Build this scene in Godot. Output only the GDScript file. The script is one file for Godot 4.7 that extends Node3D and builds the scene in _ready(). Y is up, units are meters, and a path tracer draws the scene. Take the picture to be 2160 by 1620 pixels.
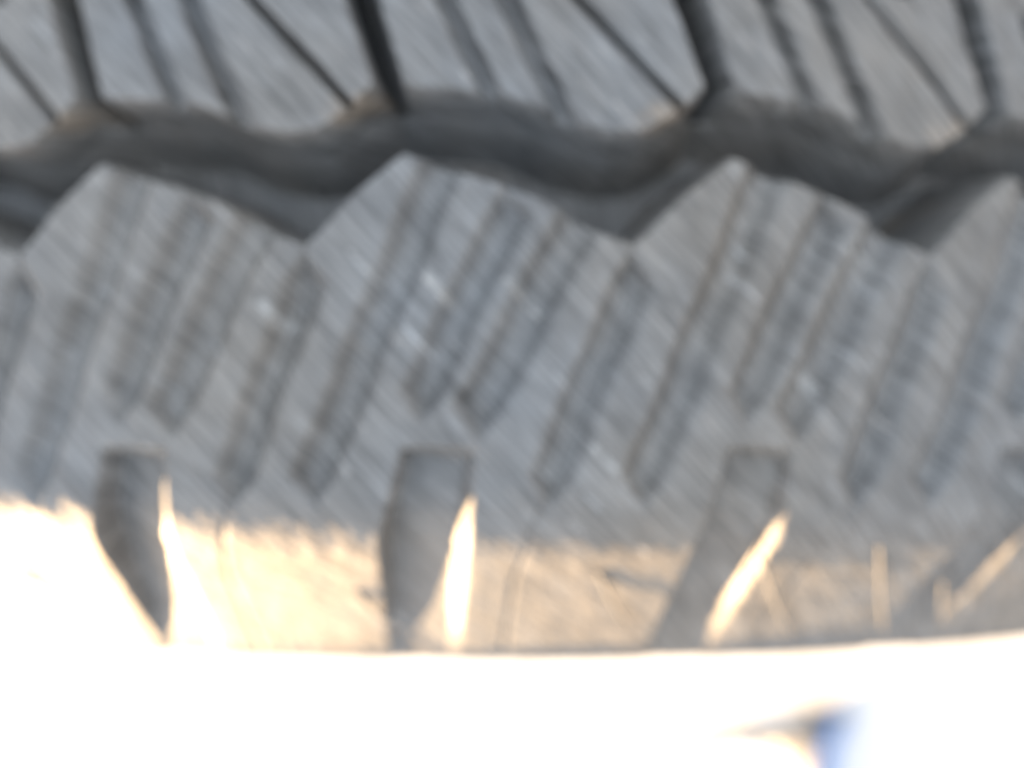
extends Node3D
# Close-up of an off-road tyre standing on bright pale ground; millimetres are used for the tread pattern.

const R := 0.400            # radius over the lugs at the centre line
const TILT := 35.0          # the part of the tread in view lies 35 degrees past the top of the tyre
const HUB := 0.399          # height of the tyre's centre
const DEPTH := 29.0         # tread depth, mm
const TEND := 171.5         # end of the shoulder lugs, mm along the profile
const P_SHORT := 9.717      # degrees per pitch
const P_LONG := 10.19
const START := -3.40        # angle of the long pitch
const TEX_S := 400.0        # mm covered by the rubber texture, around and across
const TEX_T := 200.0

var rubber: StandardMaterial3D

func _ready():
	# ---- camera
	var frame := Transform3D(Basis(Vector3(0, 0, 1), -deg_to_rad(TILT)), Vector3(0, HUB, 0))
	var cam := Camera3D.new()
	cam.name = "camera"
	add_child(cam)
	var b := Basis(Vector3(0.99991, 0.01307, -0.00078), Vector3(-0.00164, 0.06628, -0.9978), Vector3(-0.01299, 0.99772, 0.06629)).orthonormalized()
	cam.transform = frame * Transform3D(b, Vector3(-0.00123, 0.6172, 0.1019))
	cam.fov = 40.17
	cam.near = 0.01
	cam.far = 200.0
	var lens := CameraAttributesPhysical.new()
	lens.frustum_focal_length = 32.8
	lens.frustum_focus_distance = 0.165
	lens.frustum_near = 0.01
	lens.frustum_far = 200.0
	lens.exposure_aperture = 3.8
	cam.attributes = lens
	cam.fov = 40.17
	cam.current = true
	# ---- sky, exposure, sun
	var we := WorldEnvironment.new()
	we.name = "world_environment"
	var env := Environment.new()
	env.background_mode = Environment.BG_SKY
	var sm := ProceduralSkyMaterial.new()
	sm.sky_top_color = Color(0.71, 0.745, 0.785)
	sm.sky_horizon_color = Color(0.86, 0.86, 0.86)
	sm.sky_curve = 0.18
	sm.ground_bottom_color = Color(0.55, 0.52, 0.48)
	sm.ground_horizon_color = Color(0.78, 0.78, 0.78)
	sm.sun_angle_max = 60.0
	sm.sun_curve = 0.5
	var sky := Sky.new()
	sky.sky_material = sm
	env.sky = sky
	env.tonemap_mode = Environment.TONE_MAPPER_LINEAR
	env.tonemap_exposure = 18.0
	env.background_energy_multiplier = 0.41
	env.sdfgi_enabled = true
	env.ssao_enabled = true
	env.ssil_enabled = true
	we.environment = env
	add_child(we)
	var sun := DirectionalLight3D.new()
	sun.name = "sun"
	sun.light_energy = 1.6
	sun.light_color = Color(1.0, 0.83, 0.62)
	sun.light_angular_distance = 0.5
	sun.shadow_enabled = true
	add_child(sun)
	var towards := (frame.basis * Vector3(-0.76, -0.36, 0.54)).normalized()
	sun.look_at_from_position(towards * 5.0, Vector3.ZERO, Vector3.UP)

	make_materials()
	make_ground()
	make_tyre(frame)
	make_scraps()

# ------------------------------------------------------------------ materials
func lin(r: float, g: float, bl: float) -> Color:
	return Color(r, g, bl).linear_to_srgb()

func make_materials():
	rubber = StandardMaterial3D.new()
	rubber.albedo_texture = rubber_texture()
	rubber.roughness = 0.62
	rubber.metallic_specular = 0.42
	rubber.normal_enabled = true
	rubber.normal_scale = 0.25
	var nt := NoiseTexture2D.new()
	nt.width = 1024
	nt.height = 512
	nt.seamless = true
	nt.as_normal_map = true
	nt.bump_strength = 2.0
	var fn := FastNoiseLite.new()
	fn.seed = 5
	fn.frequency = 0.12
	fn.fractal_octaves = 3
	nt.noise = fn
	rubber.normal_texture = nt

func rubber_texture() -> ImageTexture:
	# worn rubber: mottled grey, motion streaks painted as oblique grain and pale scratches, dried mud
	var w := 2048
	var h := 1024
	var img := Image.create(w, h, false, Image.FORMAT_RGB8)
	var mott := FastNoiseLite.new()
	mott.seed = 11
	mott.frequency = 0.03
	mott.fractal_octaves = 4
	var grain := FastNoiseLite.new()
	grain.seed = 23
	grain.frequency = 1.0
	grain.fractal_octaves = 3
	var fine := FastNoiseLite.new()
	fine.seed = 31
	fine.frequency = 0.9
	fine.fractal_octaves = 2
	# mud spots: s, t, radius s, radius t (mm)
	var mud := [[-96.0, 30.0, 9.0, 5.0], [-31.0, 30.5, 8.0, 5.5], [36.0, 31.0, 8.0, 5.5], [104.0, 31.0, 8.0, 5.0]]
	for y in h:
		var t := (float(y) / h) * TEX_T
		for x in w:
			var s := (float(x) / w - 0.5) * TEX_S
			var along := s * 0.69 + t * 0.724
			var cross := s * 0.724 - t * 0.69
			var v := 1.0 + 0.16 * mott.get_noise_2d(s, t)
			v += 0.9 * grain.get_noise_2d(along * 0.04, cross * 0.75)
			v += 0.10 * fine.get_noise_2d(s * 3.0, t * 3.0)
			var warm := 0.8 * mott.get_noise_2d(s * 0.35 + 400.0, t * 0.35)
			var c := Vector3(0.0555 * (1.0 + 0.12 * warm), 0.055, 0.054 * (1.0 - 0.15 * warm)) * v
			for m in mud:
				var dx: float = (s - m[0]) / m[2]
				var dy: float = (t - m[1]) / m[3]
				var q := dx * dx + dy * dy
				if q < 2.2:
					var k := clampf(1.15 - q + 0.9 * mott.get_noise_2d(s * 6.0, t * 6.0), 0.0, 1.0)
					c = c.lerp(Vector3(0.078, 0.064, 0.05) * v, k * 0.8)
			img.set_pixel(x, y, lin(c.x, c.y, c.z))
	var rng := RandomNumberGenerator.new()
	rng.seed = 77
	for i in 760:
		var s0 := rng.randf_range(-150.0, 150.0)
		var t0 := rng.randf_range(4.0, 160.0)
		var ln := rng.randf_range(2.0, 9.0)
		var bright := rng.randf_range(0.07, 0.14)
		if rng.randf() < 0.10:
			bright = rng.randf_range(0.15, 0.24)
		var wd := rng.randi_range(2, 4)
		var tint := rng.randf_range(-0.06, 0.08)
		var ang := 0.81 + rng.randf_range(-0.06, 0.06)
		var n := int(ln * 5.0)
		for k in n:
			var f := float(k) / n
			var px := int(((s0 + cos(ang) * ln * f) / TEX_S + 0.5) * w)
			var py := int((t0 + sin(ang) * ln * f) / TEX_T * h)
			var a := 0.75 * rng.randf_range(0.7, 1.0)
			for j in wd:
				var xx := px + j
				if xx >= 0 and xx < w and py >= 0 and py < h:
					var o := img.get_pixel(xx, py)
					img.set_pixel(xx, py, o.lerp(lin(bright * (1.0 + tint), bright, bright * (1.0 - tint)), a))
	# painted glint and bright chips in the rubber colour: s, t (mm), length, width
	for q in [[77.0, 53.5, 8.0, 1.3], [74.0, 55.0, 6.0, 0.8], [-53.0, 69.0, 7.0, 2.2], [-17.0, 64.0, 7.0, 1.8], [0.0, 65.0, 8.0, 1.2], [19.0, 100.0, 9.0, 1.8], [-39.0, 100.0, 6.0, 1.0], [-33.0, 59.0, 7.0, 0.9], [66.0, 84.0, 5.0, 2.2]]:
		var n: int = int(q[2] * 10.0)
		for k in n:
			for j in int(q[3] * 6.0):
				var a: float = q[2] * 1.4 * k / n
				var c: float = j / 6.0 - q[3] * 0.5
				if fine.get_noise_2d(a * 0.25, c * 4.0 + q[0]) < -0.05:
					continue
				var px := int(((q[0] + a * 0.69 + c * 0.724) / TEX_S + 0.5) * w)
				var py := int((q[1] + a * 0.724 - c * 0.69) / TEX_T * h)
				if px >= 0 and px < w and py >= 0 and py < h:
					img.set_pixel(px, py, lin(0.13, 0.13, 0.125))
	img.generate_mipmaps()
	return ImageTexture.create_from_image(img)

# ------------------------------------------------------------------ helpers
func tag(o: Node, label: String, category: String):
	o.set_meta("label", label)
	o.set_meta("category", category)

func mesh_node(called: String, mesh: Mesh, mat: Material, parent: Node) -> MeshInstance3D:
	var o := MeshInstance3D.new()
	o.name = called
	o.mesh = mesh
	if mat:
		o.material_override = mat
	parent.add_child(o, true)
	return o

func grid_mesh(pos: PackedVector3Array, uv: PackedVector2Array, keep: PackedByteArray, nx: int, ny: int, flip := false) -> ArrayMesh:
	var nor := PackedVector3Array()
	nor.resize(pos.size())
	for j in ny:
		for i in nx:
			var a := pos[j * nx + mini(i + 1, nx - 1)] - pos[j * nx + maxi(i - 1, 0)]
			var c := pos[mini(j + 1, ny - 1) * nx + i] - pos[maxi(j - 1, 0) * nx + i]
			var n := c.cross(a).normalized()
			nor[j * nx + i] = -n if flip else n
	var idx := PackedInt32Array()
	for j in ny - 1:
		for i in nx - 1:
			var q := j * nx + i
			if keep.size() and keep[q] + keep[q + 1] + keep[q + nx] + keep[q + nx + 1] == 0:
				continue
			if flip:
				idx.append_array([q, q + nx, q + 1, q + 1, q + nx, q + nx + 1])
			else:
				idx.append_array([q, q + 1, q + nx, q + 1, q + nx + 1, q + nx])
	var arr := []
	arr.resize(Mesh.ARRAY_MAX)
	arr[Mesh.ARRAY_VERTEX] = pos
	arr[Mesh.ARRAY_NORMAL] = nor
	arr[Mesh.ARRAY_TEX_UV] = uv
	arr[Mesh.ARRAY_INDEX] = idx
	var m := ArrayMesh.new()
	m.add_surface_from_arrays(Mesh.PRIMITIVE_TRIANGLES, arr)
	return m

# outer profile of the tread: t (mm along it) -> [z, r, nz, nr] in mm
func profile(t: float) -> Array:
	var sg := -1.0 if t < 0.0 else 1.0
	t = absf(t)
	var z: float
	var r: float
	var a: float
	if t <= 108.0:
		z = t
		r = 400.0 - 0.0005 * t * t
		a = atan(0.001 * t)
	else:
		var a0 := atan(0.108)
		var a1 := deg_to_rad(50.0)
		var rho := 26.0
		var larc := rho * (a1 - a0)
		var u := t - 108.0
		var k := minf(u, larc)
		a = a0 + k / rho
		z = 108.0 + rho * (sin(a) - sin(a0))
		r = 400.0 - 0.0005 * 108.0 * 108.0 - rho * (cos(a0) - cos(a))
		if u > larc:
			var rest := u - larc
			var flat := minf(rest, 36.5)
			z += flat * cos(a1)
			r -= flat * sin(a1)
			# the last millimetres flare out into a lip
			var lip := rest - flat
			var n := int(ceil(lip))
			for k2 in n:
				var dl := lip / n
				a = lerpf(a1, deg_to_rad(31.0), clampf((k2 + 0.5) * dl / 4.0, 0.0, 1.0))
				z += dl * cos(a)
				r -= dl * sin(a)
	return [z * sg, r, sin(a) * sg, cos(a)]

func on_tyre(ang: float, t: float, lift: float) -> Vector3:
	var p := profile(t)
	var r: float = (p[1] + p[3] * lift) * 0.001
	return Vector3(r * sin(ang), r * cos(ang), (p[0] + p[2] * lift) * 0.001)

func sdf(p: Vector2, poly: PackedVector2Array) -> float:
	var n := poly.size()
	var best := 1e9
	var inside := false
	var j := n - 1
	for i in n:
		var a := poly[i]
		var c := poly[j]
		var e := c - a
		var w := p - a
		var q := w - e * clampf(w.dot(e) / e.length_squared(), 0.0, 1.0)
		best = minf(best, q.length_squared())
		if (a.y > p.y) != (c.y > p.y) and p.x < (c.x - a.x) * (p.y - a.y) / (c.y - a.y) + a.x:
			inside = not inside
		j = i
	return -sqrt(best) if inside else sqrt(best)

# distance from a sipe that runs through points (x, t), measured across, with a stepped zigzag
func sipe_mask(x: float, t: float, line: Array, width: float, soft: float, zig: float, phase: float) -> float:
	var n := line.size()
	if t < line[0].y - 12.0 or t > line[n - 1].y + 12.0:
		return 0.0
	var tt := clampf(t, line[0].y, line[n - 1].y)
	for i in n - 1:
		var a: Vector2 = line[i]
		var c: Vector2 = line[i + 1]
		if tt <= c.y or i == n - 2:
			var f := (tt - a.y) / (c.y - a.y)
			var xc := lerpf(a.x, c.x, f)
			var e := (c - a).normalized()
			xc += zig * clampf(5.0 * sin(t * 0.22 + phase), -1.0, 1.0) * 0.55
			var d := absf((x - xc) * e.y)
			var ends := maxf(maxf(line[0].y - t, t - line[n - 1].y), 0.0)
			d = d + 0.7 * ends
			return 1.0 - smoothstep(width * 0.5 - soft, width * 0.5 + soft, d)
	return 0.0

func scaled(pts: Array, pu: float, pp: float) -> Array:
	var out := []
	for q in pts:
		out.append(Vector2(q.x * (pu if q.x >= 0.0 else pp), q.y))
	return out

# ------------------------------------------------------------------ tread pieces as solid relief
# returns the arrays so that each pitch in view can get its own stretch of the rubber texture
func shoulder_lug_data(pitch: float, prev: float, variant: int) -> Dictionary:
	var pu := deg_to_rad(pitch) * 400.0
	var pp := deg_to_rad(prev) * 400.0
	var edge := [Vector2(0.72, 57), Vector2(0.70, 69.4), Vector2(0.6, 86.4), Vector2(0.49, 105.2), Vector2(0.415, 118), Vector2(0.36, 135), Vector2(0.31, TEND + 12.0)]
	var poly := PackedVector2Array()
	for q in [Vector2(-0.275, 56), Vector2(-0.14, 46.0), Vector2(0.031, 36.7), Vector2(0.16, 40.0), Vector2(0.313, 43.4), Vector2(0.45, 46.8), Vector2(0.56, 51.0)]:
		poly.append(Vector2(q.x * (pu if q.x >= 0.0 else pp), q.y))
	for q in edge:
		poly.append(Vector2(q.x * pu, q.y))
	for i in edge.size():
		var q: Vector2 = edge[edge.size() - 1 - i]
		poly.append(Vector2((q.x - 1.0) * pp, q.y))
	var slot := PackedVector2Array()
	for q in [Vector2(0.03, 101), Vector2(0.25, 101), Vector2(0.225, 122), Vector2(0.15, 180), Vector2(-0.12, 180), Vector2(-0.05, 122)]:
		slot.append(Vector2(q.x * pu, q.y))
	var s1 := scaled([Vector2(0.155, 40.5), Vector2(-0.2455, 107)], pu, pu)
	var s2 := scaled([Vector2(0.342, 52), Vector2(0.09, 89)], pu, pu)
	var s3 := scaled([Vector2(0.594, 48), Vector2(0.265, 92)], pu, pu)
	var s4 := scaled([Vector2(0.72, 66), Vector2(0.479, 107)], pu, pp)
	var s5 := scaled([Vector2(-0.28, 66), Vector2(-0.521, 107)], pu, pp)
	var x0 := -0.72 * pp
	var x1 := 0.74 * pu
	var step := 0.62
	var nx := int((x1 - x0) / step) + 1
	var t0 := 33.0
	var ny := int((TEND + 4.0 - t0) / step) + 1
	var noise := FastNoiseLite.new()
	noise.seed = 40 + variant
	noise.frequency = 0.09
	noise.fractal_octaves = 3
	var pos := PackedVector3Array()
	var st := PackedVector2Array()
	var keep := PackedByteArray()
	pos.resize(nx * ny)
	st.resize(nx * ny)
	keep.resize(nx * ny)
	for j in ny:
		var t := t0 + j * step
		var pr := profile(t)
		for i in nx:
			var x := x0 + i * step
			var p := Vector2(x, t)
			var d := sdf(p, poly)
			var h := 0.0
			if d < 1.8:
				var side := smoothstep(55.0, 59.0, t)
				h = 1.0 - smoothstep(lerpf(-1.6, 0.5, side), lerpf(1.6, 1.6, side), d)
				if d > -2.0 and x < 0.0:
					h -= 0.008 * side * smoothstep(-2.0, -0.5, d)
				var sd := sdf(p, slot)
				if sd < 2.0:
					# steep left wall, floor that climbs towards the right wall
					var left: float = (lerpf(0.03, -0.05, (t - 101.0) / 21.0) if t < 122.0 else lerpf(-0.05, -0.12, (t - 122.0) / 58.0)) * pu
					var fx := clampf((x - left) / (0.26 * pu), 0.0, 1.0)
					h = minf(h, 1.0 - slot_depth(t) * lerpf(1.15, 0.55, fx) / (DEPTH + 1.0) * (1.0 - smoothstep(lerpf(-1.4, -4.0, fx * fx), 0.6, sd)))
				if t < 126.0 and sd > 0.0:
					var m := sipe_mask(x, t, s1, 7.2, 2.3, 0.5, 0.3)
					m = maxf(m, sipe_mask(x, t, s2, 6.8, 2.3, 0.5, 1.7))
					m = maxf(m, sipe_mask(x, t, s3, 7.8, 2.3, 0.5, 2.6))
					m = maxf(m, sipe_mask(x, t, s4, 6.8, 2.3, 0.5, 4.0))
					m = maxf(m, sipe_mask(x, t, s5, 6.8, 2.3, 0.5, 4.0))
					h -= m * 0.135
				h += 0.007 * noise.get_noise_2d(x, t) * smoothstep(0.0, -5.0, d)
			h *= 1.0 - smoothstep(TEND - 1.6, TEND + 1.6, t)
			var lift := -(DEPTH + 1.0) * (1.0 - clampf(h, 0.0, 1.02))
			var ang := x / 400.0
			var r: float = (pr[1] + pr[3] * lift) * 0.001
			var k := j * nx + i
			pos[k] = Vector3(r * sin(ang), r * cos(ang), (pr[0] + pr[2] * lift) * 0.001)
			st[k] = p + Vector2(0.0, 0.8 * minf(lift + 6.0, 0.0) * (1.0 - smoothstep(54.0, 60.0, t)))
			keep[k] = 1 if h > 0.02 else 0
	return {"pos": pos, "st": st, "keep": keep, "nx": nx, "ny": ny}

# the shoulder slots have one long sloping floor that cuts the corner of the shoulder
func slot_depth(t: float) -> float:
	var k := [[99.0, 6.0], [106.0, 6.6], [114.0, 7.4], [123.0, 8.2], [130.0, 7.4], [142.0, 5.6], [154.0, 3.6], [166.0, 0.7], [180.0, 0.6]]
	for i in k.size() - 1:
		if t < k[i + 1][0]:
			return lerpf(k[i][1], k[i + 1][1], clampf((t - k[i][0]) / (k[i + 1][0] - k[i][0]), 0.0, 1.0))
	return 0.8

func center_block_data(pitch: float, variant: int) -> Dictionary:
	var pu := deg_to_rad(pitch) * 400.0
	var half := [Vector2(0.857, 5.5), Vector2(0.95, 23.5), Vector2(0.862, 29.5), Vector2(0.76, 33.8), Vector2(0.66, 34.3), Vector2(0.525, 32.4), Vector2(0.40, 28.2), Vector2(0.313, 26.4), Vector2(0.06, 25.0), Vector2(0.026, 24.0), Vector2(-0.05, 5.5)]
	var poly := PackedVector2Array()
	for q in half:
		poly.append(Vector2(q.x * pu, q.y))
	for q in half:
		poly.append(Vector2((0.758 - q.x) * pu, -q.y))
	var s1 := [Vector2(0.125 * pu, 1), Vector2(0.157 * pu, 5.7), Vector2(0.305 * pu, 27.0)]
	var s2 := [Vector2(0.31 * pu, 1), Vector2(0.348 * pu, 5.7), Vector2(0.53 * pu, 34.0)]
	var s3 := [Vector2(0.50 * pu, 1), Vector2(0.561 * pu, 5.5), Vector2(0.858 * pu, 27.4)]
	var x0 := -0.26 * pu
	var x1 := 1.04 * pu
	var sx := 0.42
	var nx := int((x1 - x0) / sx) + 1
	var sy := 0.5
	var ny := int(104.0 / sy) + 1
	var noise := FastNoiseLite.new()
	noise.seed = 60 + variant
	noise.frequency = 0.09
	noise.fractal_octaves = 3
	var pos := PackedVector3Array()
	var st := PackedVector2Array()
	var keep := PackedByteArray()
	pos.resize(nx * ny)
	st.resize(nx * ny)
	keep.resize(nx * ny)
	for j in ny:
		var t := -52.0 + j * sy
		var pr := profile(t)
		var skirt := smoothstep(20.0, 27.0, absf(t))
		for i in nx:
			var x := x0 + i * sx
			var d := sdf(Vector2(x, t), poly)
			var h := 1.0 - smoothstep(-0.7, 1.9, d)
			if d > 0.3 and skirt > 0.0:
				# moulded ledge that slopes down to the groove floor
				var ledge := 0.66 * (1.0 - smoothstep(-3.0, 10.0, d))
				h = maxf(h, ledge * skirt)
			if d < 0.4:
				var sgn := 1.0 if t >= 0.0 else -1.0
				var xm := x if t >= 0.0 else 0.758 * pu - x
				var tm := t * sgn
				var m := 0.15 * sipe_mask(xm, tm, s1, 3.6, 0.7, 0.25, 0.4)
				m = maxf(m, 0.15 * sipe_mask(xm, tm, s2, 3.8, 0.7, 0.25, 1.9))
				m = maxf(m, 0.33 * sipe_mask(xm, tm, s3, 1.3, 0.45, 0.0, 0.0))
				h -= m
			h += 0.008 * noise.get_noise_2d(x, t) * (1.0 if d < 1.0 else 0.3)
			var lift := -(DEPTH + 1.0) * (1.0 - clampf(h, 0.0, 1.02))
			var ang := x / 400.0
			var r: float = (pr[1] + pr[3] * lift) * 0.001
			var k := j * nx + i
			pos[k] = Vector3(r * sin(ang), r * cos(ang), (pr[0] + pr[2] * lift) * 0.001)
			st[k] = Vector2(x, t) + Vector2(0.0, -0.8 * signf(t) * minf(lift + 1.0, 0.0) * skirt)
			keep[k] = 1 if h > 0.02 else 0
	return {"pos": pos, "st": st, "keep": keep, "nx": nx, "ny": ny}

func placed_mesh(d: Dictionary, start_deg: float) -> ArrayMesh:
	var st: PackedVector2Array = d.st
	var uv := PackedVector2Array()
	uv.resize(st.size())
	var off := deg_to_rad(start_deg) * 400.0
	for k in st.size():
		uv[k] = Vector2((st[k].x + off) / TEX_S + 0.5, st[k].y / TEX_T)
	return grid_mesh(d.pos, uv, d.keep, d.nx, d.ny)

# ------------------------------------------------------------------ the setting and the things
func make_ground():
	var m := StandardMaterial3D.new()
	m.albedo_color = lin(0.36, 0.37, 0.38)
	m.roughness = 0.9
	var nt := NoiseTexture2D.new()
	nt.seamless = true
	var fn := FastNoiseLite.new()
	fn.seed = 3
	fn.frequency = 0.02
	fn.fractal_octaves = 5
	nt.noise = fn
	var ramp := Gradient.new()
	ramp.set_color(0, Color(0.88, 0.87, 0.85))
	ramp.set_color(1, Color(1, 1, 1))
	nt.color_ramp = ramp
	m.albedo_texture = nt
	m.uv1_scale = Vector3(40, 40, 40)
	var pm := PlaneMesh.new()
	pm.size = Vector2(60, 60)
	var o := mesh_node("ground", pm, m, self)
	o.set_meta("kind", "structure")
	tag(o, "bright sunlit pale ground beyond the tyre's edge", "ground")

func make_tyre(frame: Transform3D):
	var root := Node3D.new()
	root.name = "tyre"
	root.transform = frame
	add_child(root)
	tag(root, "black off-road rubber tyre with chunky siped tread blocks, standing upright", "tyre")
	# carcass: groove floor, sidewalls, beads and hollow inside, turned as one closed ring
	var half := []
	for k in 34:
		var t := k * 5.0
		var p := profile(t)
		half.append(Vector2(p[0] - p[2] * DEPTH, p[1] - p[3] * DEPTH))
	for q in [Vector2(147, 344), Vector2(151, 330), Vector2(153, 312), Vector2(151, 290), Vector2(144, 262), Vector2(134, 240), Vector2(127, 226), Vector2(122, 219), Vector2(112, 217), Vector2(108, 222), Vector2(112, 232), Vector2(124, 256), Vector2(134, 285), Vector2(136, 312), Vector2(126, 336), Vector2(108, 352), Vector2(80, 360), Vector2(40, 364), Vector2(0, 365)]:
		half.append(q)
	var ring := []
	for k in half.size():
		ring.append(half[k])
	for k in half.size():
		var q: Vector2 = half[half.size() - 1 - k]
		ring.append(Vector2(-q.x, q.y))
	var nx := 241
	var ny := ring.size()
	var pos := PackedVector3Array()
	var uv := PackedVector2Array()
	for j in ny:
		for i in nx:
			var a := TAU * i / (nx - 1)
			pos.append(Vector3(ring[j].y * sin(a), ring[j].y * cos(a), ring[j].x) * 0.001)
			uv.append(Vector2(float(i) / (nx - 1) * 8.0, float(j) / ny))
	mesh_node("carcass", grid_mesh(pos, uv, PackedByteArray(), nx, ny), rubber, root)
	# tread pieces, pitch by pitch; one pitch in view is longer than the rest
	var lug := [shoulder_lug_data(P_SHORT, P_SHORT, 0), shoulder_lug_data(P_LONG, P_SHORT, 1), shoulder_lug_data(P_SHORT, P_LONG, 2)]
	var block := [center_block_data(P_SHORT, 0), center_block_data(P_LONG, 1)]
	var far_lug := placed_mesh(lug[0], 0.0)
	var far_block := placed_mesh(block[0], 0.0)
	for i in range(-18, 19):
		var start := START + (i * P_SHORT if i <= 0 else P_LONG + (i - 1) * P_SHORT)
		var lm := far_lug
		var bm := far_block
		if i >= -3 and i <= 3:
			lm = placed_mesh(lug[1 if i == 0 else (2 if i == 1 else 0)], start)
			bm = placed_mesh(block[1 if i == 0 else 0], start)
		var turn := Basis(Vector3(0, 0, 1), -deg_to_rad(start))
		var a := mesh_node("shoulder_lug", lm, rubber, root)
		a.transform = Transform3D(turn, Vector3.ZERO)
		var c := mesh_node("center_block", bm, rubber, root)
		c.transform = Transform3D(turn, Vector3.ZERO)
		# the far side carries the same lugs turned half round
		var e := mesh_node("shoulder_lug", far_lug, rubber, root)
		e.transform = Transform3D(Basis(Vector3(0, 0, 1), -deg_to_rad(start + 7.37)) * Basis(Vector3(0, 1, 0), PI), Vector3.ZERO)
	make_whiskers(root)

func make_whiskers(root: Node):
	# moulding whiskers left on the shoulder: start (degrees, mm), end, rise of the middle
	var list := [
		[-20.9, 127.0, -18.2, 148.0, 3.0], [-17.6, 133.0, -16.0, 152.0, 2.0], [-5.2, 140.0, -3.6, 154.0, 2.0],
		[8.6, 128.0, 11.3, 158.0, 2.5], [12.7, 124.0, 15.3, 158.0, 2.5], [16.6, 140.0, 17.9, 154.0, 2.0], [3.2, 133.0, 5.2, 158.0, 2.0]]
	for q in list:
		var pts := []
		for k in 7:
			var f := k / 6.0
			pts.append(on_tyre(deg_to_rad(lerpf(q[0], q[2], f)), lerpf(q[1], q[3], f) + 2.0 * sin(PI * f), 0.1 + q[4] * sin(PI * 0.62 * f)))
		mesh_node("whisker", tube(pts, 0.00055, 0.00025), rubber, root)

func tube(pts: Array, r0: float, r1: float) -> ArrayMesh:
	var pos := PackedVector3Array()
	var uv := PackedVector2Array()
	var nx := 7
	for j in pts.size():
		var dir: Vector3 = (pts[mini(j + 1, pts.size() - 1)] - pts[maxi(j - 1, 0)]).normalized()
		var side := dir.cross(Vector3(0.31, 0.2, 0.9)).normalized()
		var up := side.cross(dir)
		for i in nx:
			var a := TAU * i / (nx - 1)
			pos.append(pts[j] + (side * cos(a) + up * sin(a)) * lerpf(r0, r1, float(j) / (pts.size() - 1)))
			uv.append(Vector2(float(i) / nx, float(j)))
	return grid_mesh(pos, uv, PackedByteArray(), nx, pts.size())

func slab(outline: PackedVector2Array, low: float, high: float) -> ArrayMesh:
	# outline on the ground (x, z), chamfered solid
	var st := SurfaceTool.new()
	st.begin(Mesh.PRIMITIVE_TRIANGLES)
	if Geometry2D.is_polygon_clockwise(outline):
		outline.reverse()
	var inner: PackedVector2Array = Geometry2D.offset_polygon(outline, -0.002)[0]
	var tri := Geometry2D.triangulate_polygon(outline)
	for k in range(0, tri.size(), 3):
		for q in [tri[k], tri[k + 1], tri[k + 2]]:
			st.add_vertex(Vector3(outline[q].x, high, outline[q].y))
	var n := outline.size()
	for i in n:
		var a := outline[i]
		var c := outline[(i + 1) % n]
		var v := [Vector3(a.x, low, a.y), Vector3(c.x, low, c.y), Vector3(c.x, high, c.y), Vector3(a.x, high, a.y)]
		for q in [0, 1, 2, 0, 2, 3]:
			st.add_vertex(v[q])
	st.generate_normals()
	return st.commit()

func make_scraps():
	var grey := StandardMaterial3D.new()
	grey.albedo_color = lin(0.045, 0.05, 0.056)
	grey.roughness = 0.6
	var blue := StandardMaterial3D.new()
	blue.albedo_color = lin(0.05, 0.13, 0.33)
	blue.roughness = 0.5
	var white := StandardMaterial3D.new()
	white.albedo_color = lin(0.75, 0.76, 0.78)
	white.roughness = 0.5
	var fin := Node3D.new()
	fin.name = "curved_fin"
	fin.scale = Vector3(1.05, 1.0, 1.05)
	fin.position = Vector3(0.047, 0, 0.366)
	add_child(fin)
	tag(fin, "grey curved fin-shaped scrap with a blue edge, lying on the white ground", "scrap")
	var left := [Vector2(0.024, -0.046), Vector2(0.004, -0.044), Vector2(-0.012, -0.034), Vector2(-0.024, -0.016), Vector2(-0.036, -0.006), Vector2(-0.022, 0.004), Vector2(-0.010, 0.020), Vector2(-0.002, 0.045), Vector2(0.0, 0.08)]
	var right := [Vector2(0.026, -0.045), Vector2(0.016, -0.028), Vector2(0.009, -0.004), Vector2(0.008, 0.02), Vector2(0.010, 0.045), Vector2(0.012, 0.08)]
	var body := PackedVector2Array(left)
	for k in right.size():
		body.append(right[right.size() - 1 - k])
	mesh_node("body", slab(body, 0.0, 0.012), grey, fin)
	var strip := PackedVector2Array()
	for q in right:
		strip.append(q + Vector2(0.0003, 0.0))
	for k in right.size():
		strip.append(right[right.size() - 1 - k] + Vector2(0.008, 0.001))
	mesh_node("blue_edge", slab(strip, 0.0, 0.010), blue, fin)
	var cap := Node3D.new()
	cap.name = "round_cap"
	cap.position = Vector3(-0.005, 0, 0.412)
	add_child(cap)
	tag(cap, "white round cap with a thin grey-blue rim, beside the grey fin-shaped scrap", "cap")
	var prof := [Vector2(0.0, 0.010), Vector2(0.046, 0.010), Vector2(0.049, 0.009), Vector2(0.050, 0.006), Vector2(0.050, 0.0)]
	mesh_node("lid", lathe(prof), white, cap)
	mesh_node("rim", lathe([Vector2(0.0505, 0.0), Vector2(0.0505, 0.007), Vector2(0.058, 0.010), Vector2(0.066, 0.007), Vector2(0.067, 0.0)]), grey, cap)

func lathe(prof: Array) -> ArrayMesh:
	var pos := PackedVector3Array()
	var uv := PackedVector2Array()
	var nx := 49
	for j in prof.size():
		for i in nx:
			var a := TAU * i / (nx - 1)
			pos.append(Vector3(prof[j].x * cos(a), prof[j].y, prof[j].x * sin(a)))
			uv.append(Vector2(float(i) / nx, float(j)))
	return grid_mesh(pos, uv, PackedByteArray(), nx, prof.size())
